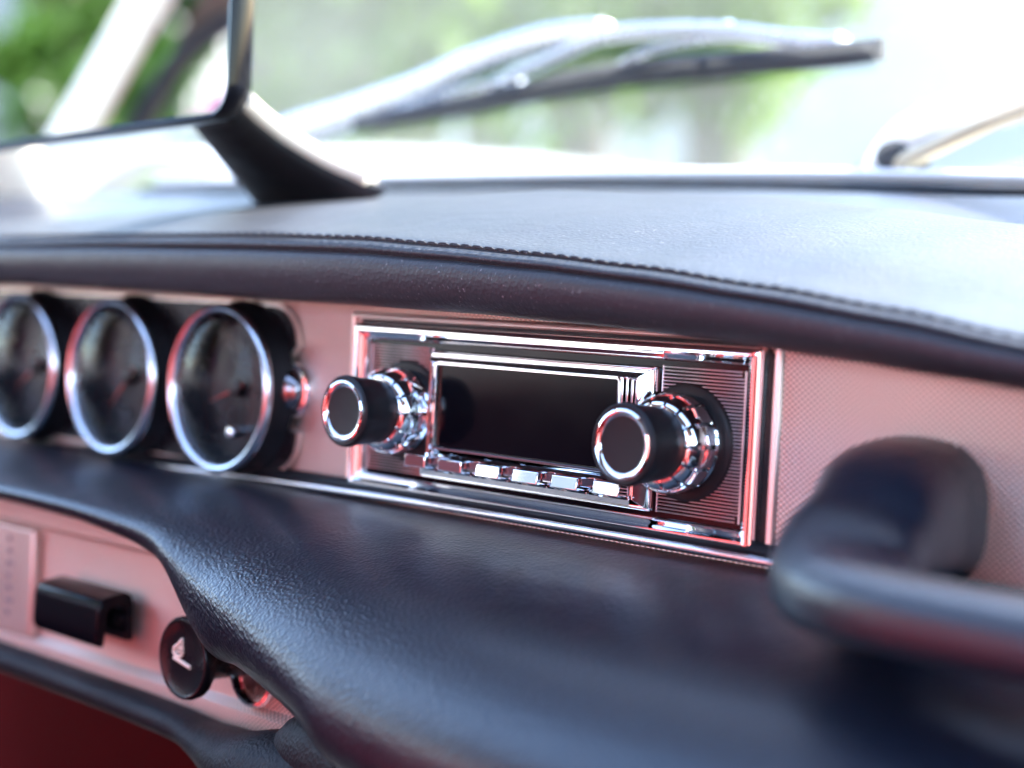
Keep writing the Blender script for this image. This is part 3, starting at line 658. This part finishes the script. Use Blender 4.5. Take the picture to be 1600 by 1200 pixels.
vs = grid(bm, rows, close_u=True); cap(bm, vs[0]); cap(bm, vs[-1]); obj('grip', bm, M_HANDLE, gh)

# ------------------------------------------------------------------ mirror
mir = empty('rear_view_mirror', (-.20, .07, .085), 'rear view mirror with dark rim on a stem from the dash top', 'mirror')
MY = -.020
c_br = at(352, 172, MY)                  # sharp corner the rounded one is cut from
e1 = (at(0, 222, MY) - c_br).normalized()              # along the lower edge, to the left
e2 = (at(372, -30, MY) - at(358, 150, MY)).normalized()    # up the right edge
e2 = (e2 - e1 * e2.dot(e1) * .6).normalized()
nrm = e1.cross(e2); nrm = nrm if nrm.y < 0 else -nrm
WM, HM = .20, .075
def mp(u, v, d): return c_br + e1*u + e2*v - nrm*d      # d: depth behind the glass face
def mframe(bm, prof, r=.010, capend=False, capstart=False):
    rows = []
    for off, d in prof:
        rr = rrect(WM/2 + off, HM/2 + off, max(r + off, .0005), 10)
        rows.append([mp(WM/2 + x, HM/2 + z, d) for x, z in rr])
    vs = grid(bm, rows, close_u=True)
    if capend: cap(bm, vs[-1])
    if capstart: cap(bm, vs[0])
bm = bmesh.new(); mframe(bm, [(-.0001, .0012), (.0006, -.0006), (.0016, -.0008), (.0024, .0004), (.0028, .004), (.0026, .0085), (.0008, .0110), (-.010, .013), (-.03, .0135)], capend=True); obj('rim', bm, M_GLOSSBLACK, mir, ang=60)
bm = bmesh.new(); mframe(bm, [(0, .0010), (0, .0004)], capend=True, capstart=True); obj('glass', bm, M_MIRROR, mir, smooth=False)
# stem
ST = spline([(298, 180, 372, 160, -.004), (303, 190, 380, 172, .006), (325, 218, 408, 198, .022), (350, 250, 448, 228, .038), (377, 284, 505, 260, .054), (394, 307, 560, 283, .065), (405, 322, 606, 299, .071)], 40)
bm = bmesh.new(); rows = []; edge_pts = []
for k, (lx, ly, rx, ry, Y) in enumerate(ST):
    A, B = at(lx, ly, Y), at(rx, ry, Y); c = (A+B)/2; th_ = .006 + .003*k/40
    rows.append([c + (B-A)*.5*cos(2*pi*q/28) + Vector((0, .75, .66))*th_*sin(2*pi*q/28) for q in range(28)]); edge_pts.append(A.lerp(B, .93) + Vector((0, .002, .004)))
vs = grid(bm, rows, close_u=True); cap(bm, vs[0]); cap(bm, vs[-1]); obj('stem', bm, M_RUBBER, mir)
ep = edge_pts[5:37]
bm = bmesh.new(); tube(bm, ep, [(.0045 + .002*k/32, .0042) for k in range(32)], 16); obj('stem_lit_edge', bm, M_CREAMVINYL, mir)  # cream strip stands in for the sunlit upper edge of the stem

# ------------------------------------------------------------------ wipers
def on_s(pts, off, n): return [on_screen(x, y, off) for x, y in spline(pts, n)]
wi = empty('windscreen_wiper', on_screen(450, 215, .012), 'long silver wiper with dark rubber blade lying across the glass', 'wiper', 'wipers on the windscreen')
bm = bmesh.new(); tube(bm, on_s([(556, 193), (650, 180), (760, 161), (870, 138), (1000, 117), (1150, 102), (1300, 88), (1382, 77)], .008, 50), (.0022, .0048), 10); obj('rubber_blade', bm, M_RUBBER, wi)
bm = bmesh.new(); tube(bm, on_s([(600, 178), (760, 147), (870, 122), (1000, 100), (1150, 87), (1376, 66)], .010, 50), (.0030, .0020), 10); obj('blade_spine', bm, M_DARKMETAL, wi)
bm = bmesh.new(); tube(bm, on_s([(420, 222), (470, 203), (545, 178), (650, 138), (750, 92), (850, 58), (940, 46)], .020, 50), [(.004, .012 - .0065*k/49) for k in range(50)], 16); obj('arm', bm, M_WIPER, wi)
bm = bmesh.new(); tube(bm, on_s([(760, 140), (850, 95), (945, 55), (1050, 46), (1135, 48), (1230, 60), (1312, 66)], .015, 50), (.0030, .0040), 12); obj('main_bridge', bm, M_WIPER, wi)
bm = bmesh.new(); tube(bm, on_s([(965, 103), (1010, 80), (1070, 66), (1135, 58), (1200, 62), (1310, 75)], .013, 40), (.0022, .0018), 12); br = obj('yoke', bm, M_WIPER, wi)
bm = bmesh.new(); tube(bm, on_s([(620, 172), (700, 146), (770, 130), (810, 134)], .013, 30), (.0022, .0018), 12); obj('yoke', bm, M_WIPER, wi)
for px, py in ((945, 46), (1137, 46), (1308, 64), (800, 128)):
    bm = bmesh.new(); c = on_screen(px, py, .020); lathe(bm, c.x, c.z, [(.0030, c.y+.006), (.0042, c.y), (.0034, c.y-.003), (.0008, c.y-.0042)], 24); obj('rivet', bm, M_CHROME, wi)
w2 = empty('windscreen_wiper', on_screen(1380, 255, .02), 'short view of a broad chrome wiper arm rising from its pivot at right', 'wiper', 'wipers on the windscreen')
bm = bmesh.new(); tube(bm, on_s([(1366, 268), (1384, 240), (1424, 210), (1490, 180), (1600, 152), (1800, 108), (2100, 60)], .030, 50), [(.006, .005 + .0055*min(1, k/14)) for k in range(50)], 18); obj('arm', bm, M_PAINT, w2)
bm = bmesh.new(); tube(bm, on_s([(1400, 258), (1470, 226), (1560, 184), (1650, 148), (1900, 60)], .014, 40), (.004, .0042), 14); obj('link_rod', bm, M_LINK, w2)
bm = bmesh.new(); tube(bm, on_s([(1440, 228), (1520, 196), (1600, 163), (1900, 45)], .018, 40), (.003, .0016), 12); obj('dark_gap', bm, M_RUBBER, w2)  # thin black strip put in as the dark gap beside the link
bm = bmesh.new(); c = on_screen(1393, 245, .016); lathe(bm, c.x, c.z, [(.0075, c.y+.02), (.0075, c.y), (.0060, c.y-.004), (.0010, c.y-.005)], 32); obj('pivot_cap', bm, M_RUBBER, w2)
for o in S.objects:
    if '_b' in o: del o['_b']
